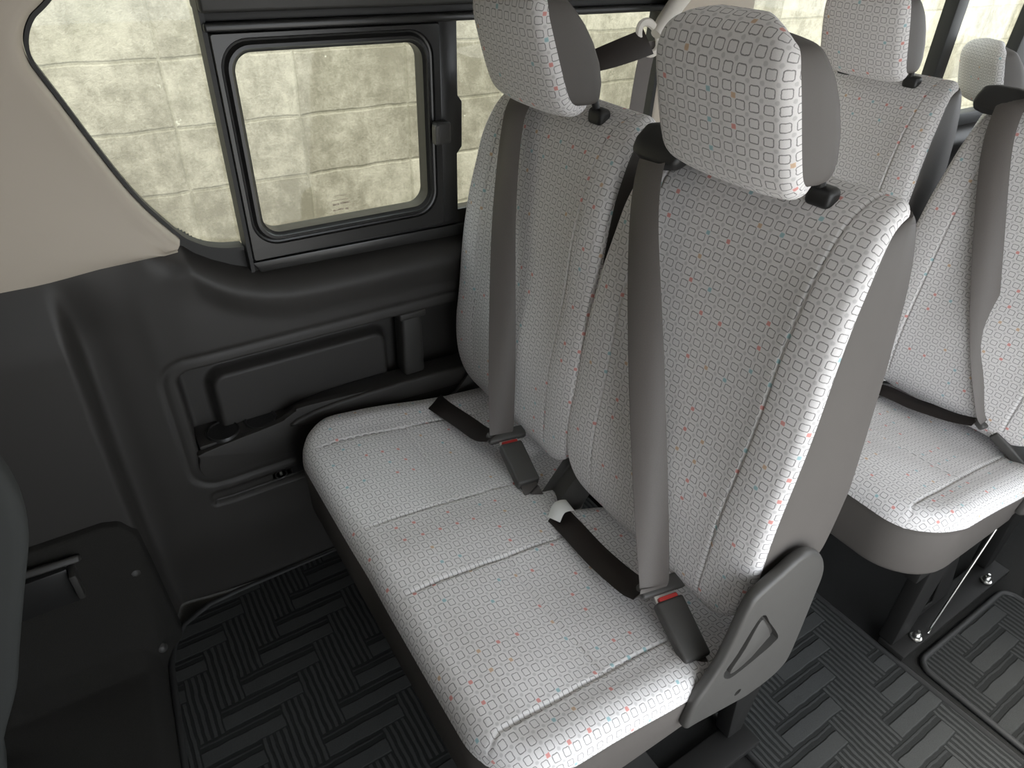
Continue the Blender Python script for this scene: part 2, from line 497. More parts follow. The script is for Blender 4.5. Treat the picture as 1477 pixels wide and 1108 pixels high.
HEAD_ROWS = [(.714, 1.101, .082), (.690, 1.096, .095), (.667, 1.100, .102), (.650, 1.114, .104), (.637, 1.145, .103), (.624, 1.182, .101), (.614, 1.212, .099),
             (.608, 1.236, .095), (.607, 1.254, .087), (.613, 1.267, .073), (.627, 1.276, .051), (.642, 1.279, .032)]
def build_headrest(parent, cy, dx=0, dz=0, tower=True):
    pr = Prof(HEAD_ROWS, sm=9); r = .020
    def ab(t, u):
        b = r * .6 + ease(t, .7) * (pr.L - r * 1.2); w = max(.008, pr.at(b)[4] - r)
        return (-w + 2 * w * u, b)
    def d(a, b):
        x, z, nx, nz, w = pr.at(b)
        e = min(1.0, abs(a) / .11)
        return .011 * (1 - e ** 3) * min(1, max(0, (1.276 - z) / .05))
    def map3(a, b, dd):
        x, z, nx, nz, w = pr.at(b); return (x + dx + nx * dd, cy + a, z + dz + nz * dd)
    vs, fs, uv, rim = pad(70, 90, ab, map3, d, r)
    o = mk('headrest', vs, fs, M['fabric'], parent, [(a + cy + .004, b + .006) for a, b in uv])
    base = [V(vs[i]) for i in rim]
    zs = [1.09, 1.11, 1.135, 1.165, 1.195, 1.222, 1.247, 1.268, 1.293]; xs = [.718, .731, .733, .726, .712, .694, .672, .652, .640]
    rings = []
    for f, k in ((.06, 1.0), (.35, 1.01), (.7, .985), (.9, .94), (1.0, .86)):
        ring = []
        for p in base:
            z = p.z - dz
            xe = max(float(np.interp(z, zs, xs)) + dx, p.x + .004)
            zc = 1.19 + dz
            ring.append(V((p.x + (xe - p.x) * f, cy + (p.y - cy) * k, zc + (p.z - zc) * (1 - (1 - k) * .35))))
        rings.append(ring)
    s = skirt('side_panel', base, rings, M['vinyl'], o, shrink=(.8, .5, .25)); s['label'] = 'grey vinyl sides and rear'
    if tower:
        for sg in (-1, 1):
            tube('post', [(.739 + dx, cy + sg * .080, 1.088), (.720 + dx, cy + sg * .080, 1.14 + dz)], .006, M['black'], o)
            bm = bmesh.new(); box_bm(bm, (.728 + dx, cy + sg * .083 - .018, 1.074), (.752 + dx, cy + sg * .083 + .018, 1.100))
            bmk('post_collar', bm, M['black'], o, .008, 4)
    return o

def cushion_geom(ns):
    """ns: how far the near half reaches further out (towards the door)"""
    y_far, y_near = 1.172, .318 + ns
    r = .028
    zx = lambda x: float(np.interp(x, [.22, .26, .31, .40, .50, .60, .72], [.457, .463, .463, .449, .428, .408, .398]))
    def notch(y):
        g = lambda c, w: 1 / (1 + math.exp((abs(y - c) - w) / .008))
        return .71 - .115 * g(.735 + ns * .5, .045)
    x0 = .230 + r; R = .085
    def ab(t, u):
        t = ease(t, .75)
        # corner arcs at the front
        xb = x0 + t * .44
        k = max(0.0, R - (xb - x0)); off = R - math.sqrt(max(0, R * R - k * k))
        ya = y_far - r - off; yb = y_near + r + off
        y = ya + (yb - ya) * u
        return (y, x0 + t * (notch(y) - x0))
    near_s = (.658 + ns * .6, .398 + ns)
    sm = lambda v, e: 1 / (1 + math.exp(-v / e))
    def d(a, b):
        g = 0; s = .0023
        rng = sm(b - .272, .008) * sm(.640 - b, .010)
        for yy in (1.072, .822) + near_s: g += math.exp(-((a - yy - .004 * math.sin(b * 14)) / s) ** 2) * rng
        for y1, y2 in ((1.072, .822), near_s):
            inn = sm(y1 - a, .004) * sm(a - y2, .004)
            g += math.exp(-((b - .447 - .003 * math.sin(a * 20)) / s) ** 2) * inn
        h = -.0048 * min(1, g)
        for y1, y2 in ((1.072, .822), near_s):
            c = (y1 + y2) / 2; e = (a - c) / ((y1 - y2) / 2)
            if abs(e) < 1:
                h -= .010 * (1 - e * e) * math.exp(-((b - .52) / .13) ** 2)
                h += .004 * (1 - e ** 4) * (math.exp(-((b - .36) / .06) ** 2) + math.exp(-((b - .54) / .06) ** 2))
        mid = (.822 + near_s[0]) / 2
        h += .006 * math.exp(-((a - mid) / .06) ** 2)
        for ye in (1.13, y_near + .035): h += .010 * math.exp(-((a - ye) / .030) ** 2) * sm(b - .30, .03)
        h += .0014 * math.sin(a * 31 + b * 17) * math.sin(b * 23)
        return h
    def map3(a, b, dd): return (b, a, zx(b) + dd)
    return pad(330, 190, ab, map3, d, r, extra=((.001, .008),)), y_near

def build_cushion(parent, ns):
    (vs, fs, uv, rim), yn = cushion_geom(ns)
    uv = [(a, b * 1.02) for a, b in uv]
    o = mk('seat_cushion', vs, fs, M['fabric'], parent, uv)
    base = [V(vs[i]) for i in rim]
    c = sum(base, V((0, 0, 0))) / len(base)
    rings = []
    for f, ins in ((.03, .002), (.10, .0), (.5, -.002), (.88, .002), (.96, .006), (1.0, .013)):
        ring = []
        for p in base:
            zb = .300 if p.x < .6 else .315
            dx = .47 - p.x; dy = (yn + 1.172) / 2 - p.y
            q = V((p.x + math.copysign(ins, dx) * min(1, abs(dx) / .1), p.y + math.copysign(ins, dy) * min(1, abs(dy) / .1), p.z + (zb - p.z) * f)); ring.append(q)
        rings.append(ring)
    s = skirt('cushion_side', base, rings, M['vinyl'], o); s['label'] = 'grey vinyl band below the fabric'
    return o

REC = [(.790, .561), (.767, .592), (.744, .610), (.725, .618), (.705, .617), (.678, .606), (.633, .588), (.620, .570), (.613, .531), (.606, .485), (.597, .447), (.580, .410), (.562, .378), (.556, .332),
       (.560, .312), (.580, .307), (.664, .283), (.711, .271), (.765, .272), (.795, .284), (.810, .310), (.810, .390), (.806, .480), (.803, .527)]
LEV = [(.652, .518), (.668, .522), (.688, .492), (.734, .424), (.728, .410), (.708, .402), (.645, .390), (.622, .400), (.612, .424), (.630, .458)]
def boolean_cut(o, cutter):
    md = o.modifiers.new('c', 'BOOLEAN'); md.object = cutter; md.operation = 'DIFFERENCE'; md.solver = 'EXACT'
    bpy.context.view_layer.update()
    dg = bpy.context.evaluated_depsgraph_get()
    me = bpy.data.meshes.new_from_object(o.evaluated_get(dg))
    o.modifiers.clear(); old = o.data; o.data = me
    bpy.data.meshes.remove(old); bpy.data.objects.remove(cutter)
    me.shade_smooth(); me.set_sharp_from_angle(angle=math.radians(40))

def scale_poly(P, k):
    c = np.mean(P, 0); return [tuple(c + (np.array(p) - c) * k) for p in P]

def build_recliner(parent, ns):
    y0, y1 = .303 + ns, .3215 + ns
    K = lambda P: [(x * .98, 1.35 - (1.35 - z) * .98) for x, z in P]
    o = prism_xz('recliner_cover', smooth_poly(K(REC), 3), y0, y1, M['cover'], None, .0095, 5)
    cut = prism_xz('cut', smooth_poly(K(LEV), 3), y0 - .02, y0 + .012, M['black'], None)
    boolean_cut(o, cut)
    cut = prism_xz('cut', [(.661 + .0075 * math.cos(t), .338 + .0075 * math.sin(t)) for t in np.linspace(0, 2 * math.pi, 16, endpoint=False)], y0 - .02, y0 + .010, M['black'], None)
    boolean_cut(o, cut)
    o.parent = parent; o.location = -parent.location
    o['label'] = 'grey moulded recliner cover'
    lv = [(.664, .507), (.682, .492), (.722, .428), (.716, .420), (.660, .402), (.636, .400), (.632, .414), (.650, .452)]
    # release lever sits in the opening, its outer face hollowed towards the rear
    bm = bmesh.new()
    A = smooth_poly(K(lv), 3)
    fr = [bm.verts.new((x, y0 + .001 + .007 * max(0, (x - .66) / .06), z)) for x, z in A]; bk = [bm.verts.new((x, y0 + .014, z)) for x, z in A]
    bm.faces.new(fr); bm.faces.new(bk[::-1])
    for i in range(len(A)):
        j = (i + 1) % len(A); bm.faces.new((fr[i], fr[j], bk[j], bk[i]))
    bmk('recliner_lever', bm, M['cover'], o, .003, 2, ang=50)
    return o

def build_frame(parent, ns, rod):
    yn = .335 + ns
    for y in (yn, 1.10):
        f = prism_xz('leg', [(.345, .312), (.445, .312), (.435, .02), (.365, .02)], y, y + .035, M['frame'], parent, .004, 2)
        f = prism_xz('leg', [(.735, .312), (.835, .312), (.815, .02), (.775, .02)], y + .005, y + .04, M['frame'], parent, .004, 2)
        box('base_rail', (.36, y - .032, .004), (.83, y + .03, .020), M['frame'], parent, .004, 2)
        for x in (.43, .737):
            if y == yn and rod:
                b = lathe('bolt', (x, y - .016, .022), (0, 0, 1), [(.013, 0), (.013, .003), (.009, .004), (.009, .013), (.0065, .016), (.004, .017), (.003, .024)], M['steel'], parent, 12)
        box('side_rail', (.30, y + .002, .270), (.84, y + .036, .304), M['frame'], parent, .004, 2)
    for x in (.37, .79):
        box('cross_tube', (x - .015, yn + .03, .272), (x + .015, 1.11, .303), M['frame'], parent, .005, 2)
    # slanted brace plate between the legs
    prism_xz('brace', [(.455, .300), (.49, .300), (.62, .022), (.47, .022), (.46, .05), (.53, .05)], yn + .012, yn + .018, M['frame'], parent, .002, 2)
    if rod:
        t = tube('stay_rod', [(.467, yn - .026, .022), (.475, yn - .022, .032), (.56, yn - .012, .300)], .0028, M['steel'], parent, 8); t['label'] = 'thin bright steel rod'

def build_bracket(parent, cy=.755, ns=0):
    cy = cy + ns * .6
    u = V((.62, 0, .78)).normalized(); w = V((0, 1, 0)); n = u.cross(w)
    bm = bmesh.new()
    prof = [(-.024, 0), (-.020, .022), (.020, .022), (.024, 0)]
    P0, P1 = V((.595, cy, .400)), V((.70, cy, .540))
    A = [bm.verts.new(P0 + w * a - n * h) for a, h in prof]; B = [bm.verts.new(P1 + w * a - n * h) for a, h in prof]
    A2 = [bm.verts.new(P0 + w * a + V((.07, 0, -.03))) for a in (.026, -.026)]; B2 = [bm.verts.new(P1 + w * a + V((.07, 0, -.02))) for a in (.026, -.026)]
    RA, RB = A + A2, B + B2
    bm.faces.new(RA); bm.faces.new(RB[::-1])
    for i in range(6):
        j = (i + 1) % 6; bm.faces.new((RA[i], RA[j], RB[j], RB[i]))
    bmk('hinge_bracket', bm, M['cover'], parent, .004, 3)

def build_guide(parent, cy):
    """belt outlet on the shoulder of the near backrest"""
    pts = [(.735, .055, 1.090), (.712, .062, 1.106), (.686, .058, 1.098), (.674, .050, 1.080), (.682, .048, 1.066), (.71, .05, 1.07)]
    bm = bmesh.new()
    prof = [(.744, 1.090), (.730, 1.116), (.706, 1.117), (.684, 1.098), (.676, 1.078), (.690, 1.064), (.72, 1.075)]
    ys = [(-.046, .55), (-.040, .85), (-.02, 1.0), (.02, 1.0), (.040, .85), (.046, .55)]
    c = np.mean(prof, 0); rings = []
    for y, k in ys:
        rings.append([bm.verts.new((c[0] + (x - c[0]) * k, cy + y, c[1] + (z - c[1]) * k)) for x, z in prof])
    for a, b in zip(rings, rings[1:]):
        for i in range(len(prof)):
            j = (i + 1) % len(prof); bm.faces.new((a[i], a[j], b[j], b[i]))
    bm.faces.new(rings[0]); bm.faces.new(rings[-1][::-1])
    o = bmk('belt_outlet', bm, M['black'], parent, .004, 3)
    return o

def bench(loc, label, ns, rod, group, proto=None):
    e = empty('bench_seat', loc, label, 'bench seat', group)
    if proto is None:
        build_cushion(e, ns)
        build_backrest(e, .545); build_headrest(e, .540)
        build_backrest(e, .965); build_headrest(e, .958)
        build_guide(e, .688); build_bracket(e)
        build_recliner(e, 0)
        # far hinge arm
        prism_xz('hinge_arm', [(.60, .385), (.635, .40), (.72, .50), (.76, .50), (.74, .40), (.66, .36)], 1.176, 1.186, M['plastic'], e, .003, 2)
        build_frame(e, ns, rod)
    return e

F = bench((.50, .75, 0), 'grey patterned two-seat bench nearest the camera, in front of the sliding window', 0, False, 'rows of bench seats')

def second_bench(dx, ns, label):
    e = empty('bench_seat', (.50 + dx, .75, 0), label, 'bench seat', 'rows of bench seats')
    off = -V((.50, .75, 0))
    near = {'recliner_cover', 'belt_outlet'}
    seen = {}
    for ch in list(F.children):
        nm = ch.name.split('.')[0]; seen[nm] = seen.get(nm, 0) + 1
        if nm in ('seat_cushion', 'leg', 'base_rail', 'side_rail', 'cross_tube', 'brace', 'bolt'): continue
        c = copy_tree(ch, e); c.location = off.copy()
        first = nm in ('backrest', 'headrest') and seen[nm] == 1
        if nm == 'recliner_cover': c.location.x += .05
        if nm in ('backrest', 'headrest', 'belt_outlet'): c.location.z -= .018
        if nm in near or first: c.location.y += ns + (.010 if nm != 'recliner_cover' else 0) + (.014 if nm == 'belt_outlet' else 0)
        if nm == 'hinge_bracket': c.location.y += ns * .5
    return e
DX = .888; NS = -.045
S = second_bench(DX, NS, 'grey patterned bench seat in the row behind, cut off by the right edge')
before = set(S.children)
build_cushion(S, NS); build_frame(S, NS, True)
for ch in S.children:
    if ch not in before: ch.location = -V((.50, .75, 0))

# third row, only its far headrest is seen over the second row
T = empty('rear_seat', (2.66, 1.09, 0), 'pale seat top with grey side, behind the second row and before the rear window', 'seat', 'rows of bench seats')
T.rotation_euler.z = math.radians(-28)
h = build_headrest(T, 1.055, 1.86, -.20, False)
b3 = copy_tree(children_by(F, 'backrest')[1], T); b3.location = -T.location + V((1.92, -.03, -.155))

# ------------------------------------------------------------------ belts and buckles
def buckle(name, label, top, base, end, wdir, group):
    top, base, end, wdir = V(top), V(base), V(end), V(wdir)
    e = empty(name, base, label, 'buckle', group)
    a = (base - top).normalized(); w = (wdir - a * wdir.dot(a)).normalized(); n = a.cross(w)
    if n.z < 0: n = -n
    L = (base - top).length
    obox('buckle_body', (top + base) / 2, (a, w, n), (L, .049, .024), M['cover'], e, .005, 4, taper=.96)
    obox('release_button', top - a * .0005 + n * .002, (a, w, n), (.012, .034, .014), M['red'], e, .002, 2)['label'] = 'red button'
    ribbon('buckle_strap', [base - a * .012, base + a * .012 - n * .003, (base + end) / 2, end], [w] * 4, .034, M['vinyl'], e, .004, 5)
    return e

def tongue(parent, pos, top, wdir, ax):
    top = V(top); a = V(ax).normalized(); pos = top - a * .024; w = V(wdir); w = (w - a * w.dot(a)).normalized(); n = a.cross(w)
    if n.z < 0: n = -n
    obox('tongue_grip', pos, (a, w, n), (.026, .082, .017), M['cover'], parent, .006, 4)
    obox('tongue_plate', (pos + top) / 2 + a * .006, (a, w, n), ((top - pos).length, .040, .003), M['tongue'], parent, .001, 2)['label'] = 'bright metal tongue'

def seat_belt(label, shoulder, sw, lap, lw, tpos, ttop, tw, width=.053, group='seat belts', ax=(-.17, -.88, -.42)):
    e = empty('seat_belt', tpos, label, 'seat belt', group)
    ribbon('shoulder_strap', shoulder, sw, width, M['belt'], e)
    ribbon('lap_strap', lap, lw, .047, M['lap'], e)['label'] = 'lap strap, shade put into its colour'  # same webbing as the shoulder strap, darkened to stand in for shade
    tongue(e, tpos, ttop, tw, ax)
    return e

# near seat
bk1 = buckle('belt_buckle', 'black buckle with red button, on the near seat cushion beside the recliner cover', (.609, .436, .456), (.594, .348, .420), (.585, .316, .400), (1, -.22, 0), 'belt buckles')
b1 = seat_belt('grey-brown seat belt crossing the nearest backrest, buckled with its lap strap',
               [(.700, .688, 1.085), (.677, .682, 1.068), (.655, .655, .990), (.630, .585, .815), (.608, .512, .632), (.594, .460, .500), (.590, .452, .476)],
               [(-.1, -1, .1), (-.05, -1, .15), (.1, -.98, .1), (.55, -.8, .1), (.8, -.55, .1), (.97, -.2, .15), (1, 0, .2)],
               [(.578, .460, .472), (.582, .50, .449), (.585, .58, .432), (.588, .66, .428), (.592, .712, .418), (.60, .74, .385)],
               [(1, .2, .1)] * 6, (.590, .449, .472), (.609, .436, .456), (1, -.22, 0))
lab = ribbon('label_tag', [(.570, .690, .433), (.588, .698, .447), (.612, .700, .440), (.622, .702, .425)], [(.05, 1, .1)] * 4, .030, M['white'], b1, .001, 6); lab['label'] = 'white folded cloth tag'
# far seat
bk2 = buckle('belt_buckle', 'black buckle with red button, in the middle of the bench beside the hinge bracket', (.604, .893, .451), (.587, .797, .428), (.590, .768, .405), (1, -.22, 0), 'belt buckles')
b2 = seat_belt('grey-brown seat belt down the backrest beside the sliding window, from the pillar loop',
               [(.735, 1.054, 1.104), (.716, 1.050, 1.090), (.684, 1.040, 1.045), (.645, 1.000, .90), (.618, .955, .70), (.597, .916, .510), (.592, .908, .476)],
               [(-.1, .98, .1), (-.1, .98, .1), (-.1, .98, .1), (-.35, .9, -.1), (-.7, .7, -.1), (-.97, .2, -.15), (-1, 0, -.2)],
               [(.580, .915, .470), (.574, .955, .449), (.566, 1.02, .442), (.552, 1.09, .440), (.560, 1.15, .418), (.59, 1.178, .38)],
               [(1, .25, .1)] * 6, (.591, .904, .470), (.604, .893, .451), (1, -.22, 0))
ribbon('upper_strap', [(1.084, 1.150, 1.140), (.93, 1.10, 1.126), (.80, 1.066, 1.114), (.735, 1.054, 1.104)], [(0, .55, .8), (-.05, .8, .5), (-.1, .98, .1), (-.1, .98, .1)], .053, M['lap'], b2)['label'] = 'strap from the pillar loop, shade put into its colour'  # shade of the strap's underside is put into its colour
ribbon('wall_strap', [(1.108, 1.172, 1.136), (1.112, 1.186, 1.05), (1.112, 1.192, .90), (1.112, 1.192, .70)], [(1, 0, 0)] * 4, .044, M['belt'], b2)
# second row near seat
dr = V((DX, NS, 0))
def sh(L): return [tuple(V(p) + dr) for p in L]
bk3 = buckle('belt_buckle', 'black buckle at the right edge, on the seat in the row behind', tuple(V((.664, .436, .448)) + dr), tuple(V((.675, .350, .400)) + dr), tuple(V((.676, .33, .385)) + dr), (1, .25, .1), 'belt buckles')
b3 = seat_belt('grey-brown seat belt at the right edge, on the backrest in the row behind',
               sh([(.700, .688, 1.085), (.677, .682, 1.068), (.660, .665, .990), (.645, .60, .815), (.640, .53, .632), (.642, .47, .500), (.646, .455, .475)]),
               [(-.1, -1, .1), (-.05, -1, .15), (.1, -.98, .1), (.45, -.85, .1), (.7, -.6, .1), (.9, -.3, .15), (1, -.1, .2)],
               sh([(.632, .470, .465), (.632, .52, .446), (.628, .60, .430), (.622, .68, .424), (.62, .735, .39)]), [(1, .25, .1)] * 5,
               tuple(V((.648, .452, .468)) + dr), tuple(V((.664, .436, .448)) + dr), (1, .15, .1))
lab = ribbon('label_tag', [tuple(V(p) + dr) for p in [(.600, .69, .433), (.622, .698, .447), (.646, .700, .440)]], [(.05, 1, .1)] * 3, .028, M['white'], b3, .001, 6); lab['label'] = 'white folded cloth tag'

# pillar loop of the far belt
an = empty('belt_anchor', (1.11, 1.19, 1.14), 'ivory belt loop and arm on the window pillar, above the far headrest', 'belt anchor')
bm = bmesh.new()
ringp = []
ctr = V((1.092, 1.158, 1.145)); ax = V((.72, .1, -.62)).normalized(); ay = V((0, 1, 0)); ay = (ay - ax * ay.dot(ax)).normalized(); az = ax.cross(ay)
nseg = 28
for k in range(nseg):
    t = 2 * math.pi * k / nseg
    c0 = ctr + ax * (.040 * math.cos(t)) + az * (.022 * math.sin(t))
    o1 = (ax * math.cos(t) + az * math.sin(t)).normalized()
    ringp.append([bm.verts.new(c0 + o1 * (.0085 * math.cos(s)) + ay * (.006 * math.sin(s))) for s in np.linspace(0, 2 * math.pi, 8, endpoint=False)])
for k in range(nseg):
    a, b = ringp[k], ringp[(k + 1) % nseg]
    for i in range(8): bm.faces.new((a[i], a[(i + 1) % 8], b[(i + 1) % 8], b[i]))
bmk('guide_loop', bm, M['ivory'], an)
tube('anchor_arm', [(1.104, 1.152, 1.152), (1.128, 1.158, 1.172), (1.18, 1.17, 1.215), (1.25, 1.18, 1.272), (1.29, 1.20, 1.30)], [.011, .017, .019, .02, .02], M['ivory'], an, 16, 6)

# ------------------------------------------------------------------ right side wall, windows
YW = 1.20
def ss(v, a, b):
    t = np.clip((v - a) / (b - a), 0, 1); return t * t * (3 - 2 * t)
def rrsdf(x, z, x0, x1, z0, z1, r):
    qx = np.abs(x - (x0 + x1) / 2) - (x1 - x0) / 2 + r; qz = np.abs(z - (z0 + z1) / 2) - (z1 - z0) / 2 + r
    return np.hypot(np.maximum(qx, 0), np.maximum(qz, 0)) + np.minimum(np.maximum(qx, qz), 0) - r

xs = np.concatenate([np.arange(-.60, -.15, .02), np.arange(-.15, .80, .0045), np.arange(.80, 3.21, .02)])
zs = np.arange(0, .9001, .0045)
X, Z = np.meshgrid(xs, zs)
Y = np.full_like(X, YW)
zt = np.interp(X, [-.6, -.40, -.137, -.085, -.049, -.020, .0, .059, .100, .118, .131, .150, .175, .205, .245, .29, .33, 3.2],
               [.869, .857, .855, .855, .858, .861, .863, .865, .867, .872, .877, .858, .839, .822, .806, .796, .792, .792])
t = np.clip((Z - (zt - .060)) / .060, 0, 1); Y += .075 * t * t * ss(X, .06, .15)
Y += -.012 * ss(Z, zt - .115, zt - .055) * ss(X, .08, .20)                                  # rounded sill proud of the panel
gx = X + .004 * np.sin(Z * 5)
Y += (-.022 * (1 - ss(gx, -.090, -.066)) + .022 * ss(gx, -.082, -.060) * (1 - ss(gx, -.058, .050))) * (1 - ss(Z, .72, .86))   # cover edge and gutter
Y += .006 * ss(X, -.03, .03) * (1 - ss(X, .03, .12))
sd = rrsdf(X, Z, .040, 1.02, .352, .648, .045)
Y += .005 * np.exp(-((sd - .004) / .005) ** 2) + .002 * ss(-sd, -.002, .002)
Y += .078 * ss(-sd, .020, .032)
sd2 = rrsdf(X, Z, .120, .50, .40, .575, .03)
Y += -.030 * ss(-sd2, -.008, .008)
slot = rrsdf(X, Z, .060, .36, .291, .325, .012)
Y += .006 * ss(-slot, -.003, .003)
line = rrsdf(X, Z, .066, .36, .292, .300, .004)
Y += .010 * ss(-line, -.003, .003)
Y += .045 * (1 - ss(Z, .0, .22)) * .6
nz, nx = X.shape
vs = np.stack([X, Y, Z], -1).reshape(-1, 3)
idx = np.arange(nz * nx).reshape(nz, nx)
lo = (Z < zt); keep = lo[:-1, :-1] | lo[:-1, 1:]; Z = np.minimum(Z, zt)
fs = np.stack([idx[:-1, :-1], idx[:-1, 1:], idx[1:, 1:], idx[1:, :-1]], -1)[keep].tolist()
wl = mk('wall_right', vs, fs, M['panel']); struct(wl, 'black moulded lower side panel')
# bin front with cup holders, arm rest run
pk = bmesh.new()
poly = smooth_poly([(.056, .395), (.060, .428), (.072, .441), (.215, .455), (.240, .462), (.262, .472), (.285, .477), (.50, .462), (.80, .440), (1.02, .420), (1.02, .36), (.50, .362), (.20, .370), (.08, .372)], 4)
o = prism_xz('bin_front', poly, YW - .004, YW + .012, M['panel'], wl, .005, 3)
box('cup_tray', (.066, YW + .008, .438), (.250, YW + .084, .449), M['panel'], wl, .003, 2)
for x in (.118, .196):
    lathe('cup_holder', (x, YW + .036, .448), (0, 0, 1), [(.029, -.03), (.029, .003), (.032, .005), (.034, .002), (.034, -.03)], M['black'], wl, 28)
lathe('cup_holder', (.118, YW + .036, .449), (0, 0, 1), [(.028, 0), (.028, .001)], M['black'], wl, 28)
lathe('cup_holder', (.196, YW + .036, .449), (0, 0, 1), [(.028, 0), (.028, .001)], M['black'], wl, 28)
prism_xz('arm_rest_step', smooth_poly([(.30, .462), (.50, .466), (.80, .450), (1.0, .43), (1.0, .40), (.3, .43)], 3), YW - .012, YW + .05, M['panel'], wl, .006, 3)
# belt slot cover in the bin
post = empty('slot_cover', (.545, 1.22, .47), 'black upright plastic cover in the door bin, left of the far seat', 'cover')
obox('cover_body', (.546, 1.232, .545), (V((0, 0, 1)), V((1, 0, 0)), V((0, 1, 0))), (.16, .050, .05), M['plastic'], post, .008, 3, taper=.95)
obox('cover_cap', (.545, 1.225, .622), (V((0, 0, 1)), V((1, 0, 0)), V((0, 1, 0))), (.016, .062, .05), M['plastic'], post, .004, 3)
# power socket
so = empty('power_socket', (.205, 1.20, .316), 'small round black power socket in the slot below the cup holders', 'socket')
lathe('socket_ring', (.207, 1.207, .317), (0, -1, 0), [(.014, -.006), (.014, .006), (.0125, .0075), (.010, .006), (.010, -.004)], M['sash'], so, 24)
lathe('socket_pin', (.207, 1.207, .317), (0, -1, 0), [(.004, -.004), (.004, .006), (.003, .007)], M['steel'], so, 12)
box('socket_plate', (.186, 1.206, .300), (.232, 1.214, .334), M['black'], so, .003, 2)
box('socket_flap', (.232, 1.203, .302), (.262, 1.212, .333), M['sash'], so, .004, 3)

# quarter window curve on the trim (x,z)
QC = [(.066, 1.258), (.046, 1.238), (.034, 1.228), (.020, 1.217), (.008, 1.200), (.001, 1.180), (.001, 1.160), (.007, 1.142), (.022, 1.103), (.041, 1.051), (.064, .992), (.084, .949), (.105, .914), (.130, .878)]
QB = [(.147, .863), (.168, .850), (.195, .841), (.229, .836)]
e1 = [np.array(p) for p in open_spline(QC, 5)]
# beige trim: loft from window edge outward
def trim_outer(s):
    # matching outer boundary: bottom edge to the left, then up
    B = [(.150, 1.34), (-.10, 1.36), (-.40, 1.38), (-.60, 1.40), (-.60, 1.20), (-.60, 1.0), (-.60, .865), (-.40, .853), (-.20, .850), (-.137, .851), (-.085, .851), (-.049, .854), (-.020, .857), (.001, .859), (.059, .861), (.090, .862), (.100, .862), (.117, .865)]
    L = np.concatenate([[0], np.cumsum([math.dist(B[i], B[i + 1]) for i in range(len(B) - 1)])]); 
    v = s * L[-1]; return np.array([np.interp(v, L, [p[0] for p in B]), np.interp(v, L, [p[1] for p in B])])
N = len(e1); rings = []
spec = [(.0, .052, 0), (.001, .018, 0), (.007, .003, 0), (.012, .000, 0), (.020, -.001, 0), (.030, 0, 0)]
vs, fs = [], []
nr = len(spec) + 14
for i, p in enumerate(e1):
    sfrac = i / (N - 1)
    q = trim_outer(sfrac ** .75 if sfrac < 1 else 1)
    dv = q - p; dl = np.linalg.norm(dv)
    col = []
    for off, dy, _ in spec:
        f = min(off, dl * .8) / max(dl, 1e-6); pp = p + dv * f; col.append((pp[0], YW - .006 + dy, pp[1]))
    for k in range(1, 15):
        f0 = min(.030, dl * .8) / max(dl, 1e-6); f = f0 + (1 - f0) * k / 14; pp = p + dv * f
        yy = YW - .006 - .008 * math.sin(min(1, k / 14) * math.pi)
        col.append((pp[0], yy, pp[1]))
    rings.append(col)
for c in rings: vs += c
for i in range(N - 1):
    for k in range(nr - 1): fs.append((i * nr + k, i * nr + k + 1, (i + 1) * nr + k + 1, (i + 1) * nr + k))
tr = mk('trim_1', vs, fs, M['beige'], None, None, True, 60); struct(tr, 'warm grey upper trim around the quarter window')

def gasket(name, curve, y, w, d, mat, parent=None, o0=0.0):
    """black rubber strip following an (x,z) curve"""
    vs, fs = [], []
    n = len(curve)
    for i, p in enumerate(curve):
        t = curve[min(i + 1, n - 1)] - curve[max(i - 1, 0)]; t = t / np.linalg.norm(t); nn = np.array([t[1], -t[0]])
        for a, yy in ((o0, y + d), (o0, y), (o0 + w, y), (o0 + w, y + d)):
            vs.append((p[0] + nn[0] * a, yy, p[1] + nn[1] * a))
    for i in range(n - 1):
        for k in range(4): fs.append((i * 4 + k, i * 4 + (k + 1) % 4, (i + 1) * 4 + (k + 1) % 4, (i + 1) * 4 + k))
    return mk(name, vs, fs, mat, parent, None, True, 40)
full = [np.array(p) for p in open_spline(QC + QB, 5)]
poly = [tuple(p) for p in full] + [(.236, .836), (.236, 1.262)]
w1 = prism_xz('window_1', poly, 1.236, 1.240, M['glass']); struct(w1, 'clear fixed quarter window')
gasket('gasket', full, 1.214, -.0055, .03, M['rubber'], w1, -.0005)

# sliding window
def rrect(x0, x1, z0, z1, r, n=8):
    P = []
    for cx, cz, a0 in ((x1 - r, z1 - r, 0), (x0 + r, z1 - r, 90), (x0 + r, z0 + r, 180), (x1 - r, z0 + r, 270)):
        for k in range(n + 1):
            a = math.radians(a0 + 90 * k / n); P.append((cx + r * math.cos(a), cz + r * math.sin(a)))
    return P
def loft_loops(name, loops, mat, parent=None, ang=35):
    n = len(loops[0][0]); vs = [(x, y, z) for L, y in loops for x, z in L]; fs = []
    for i in range(len(loops) - 1):
        for k in range(n): fs.append((i * n + k, i * n + (k + 1) % n, (i + 1) * n + (k + 1) % n, (i + 1) * n + k))
    return mk(name, vs, fs, mat, parent, None, True, ang)
G = (.268, .594, .862, 1.158)
def gr(o): return rrect(G[0] - o, G[1] + o, G[2] - o, G[3] + o, .030 + o * .8)
w2 = loft_loops('window_2', [(rrect(.239, .629, .816, 1.187, .004), 1.236), (rrect(.239, .629, .816, 1.187, .004), 1.203), (rrect(.241, .627, .818, 1.185, .004), 1.200),
                             (gr(.021), 1.200), (gr(.019), 1.2045), (gr(.016), 1.2055), (gr(.013), 1.202), (gr(.011), 1.1975), (gr(.006), 1.197), (gr(.004), 1.201), (gr(.0), 1.204), (gr(0), 1.236)], M['sash'])
struct(w2, 'black sliding window sash')
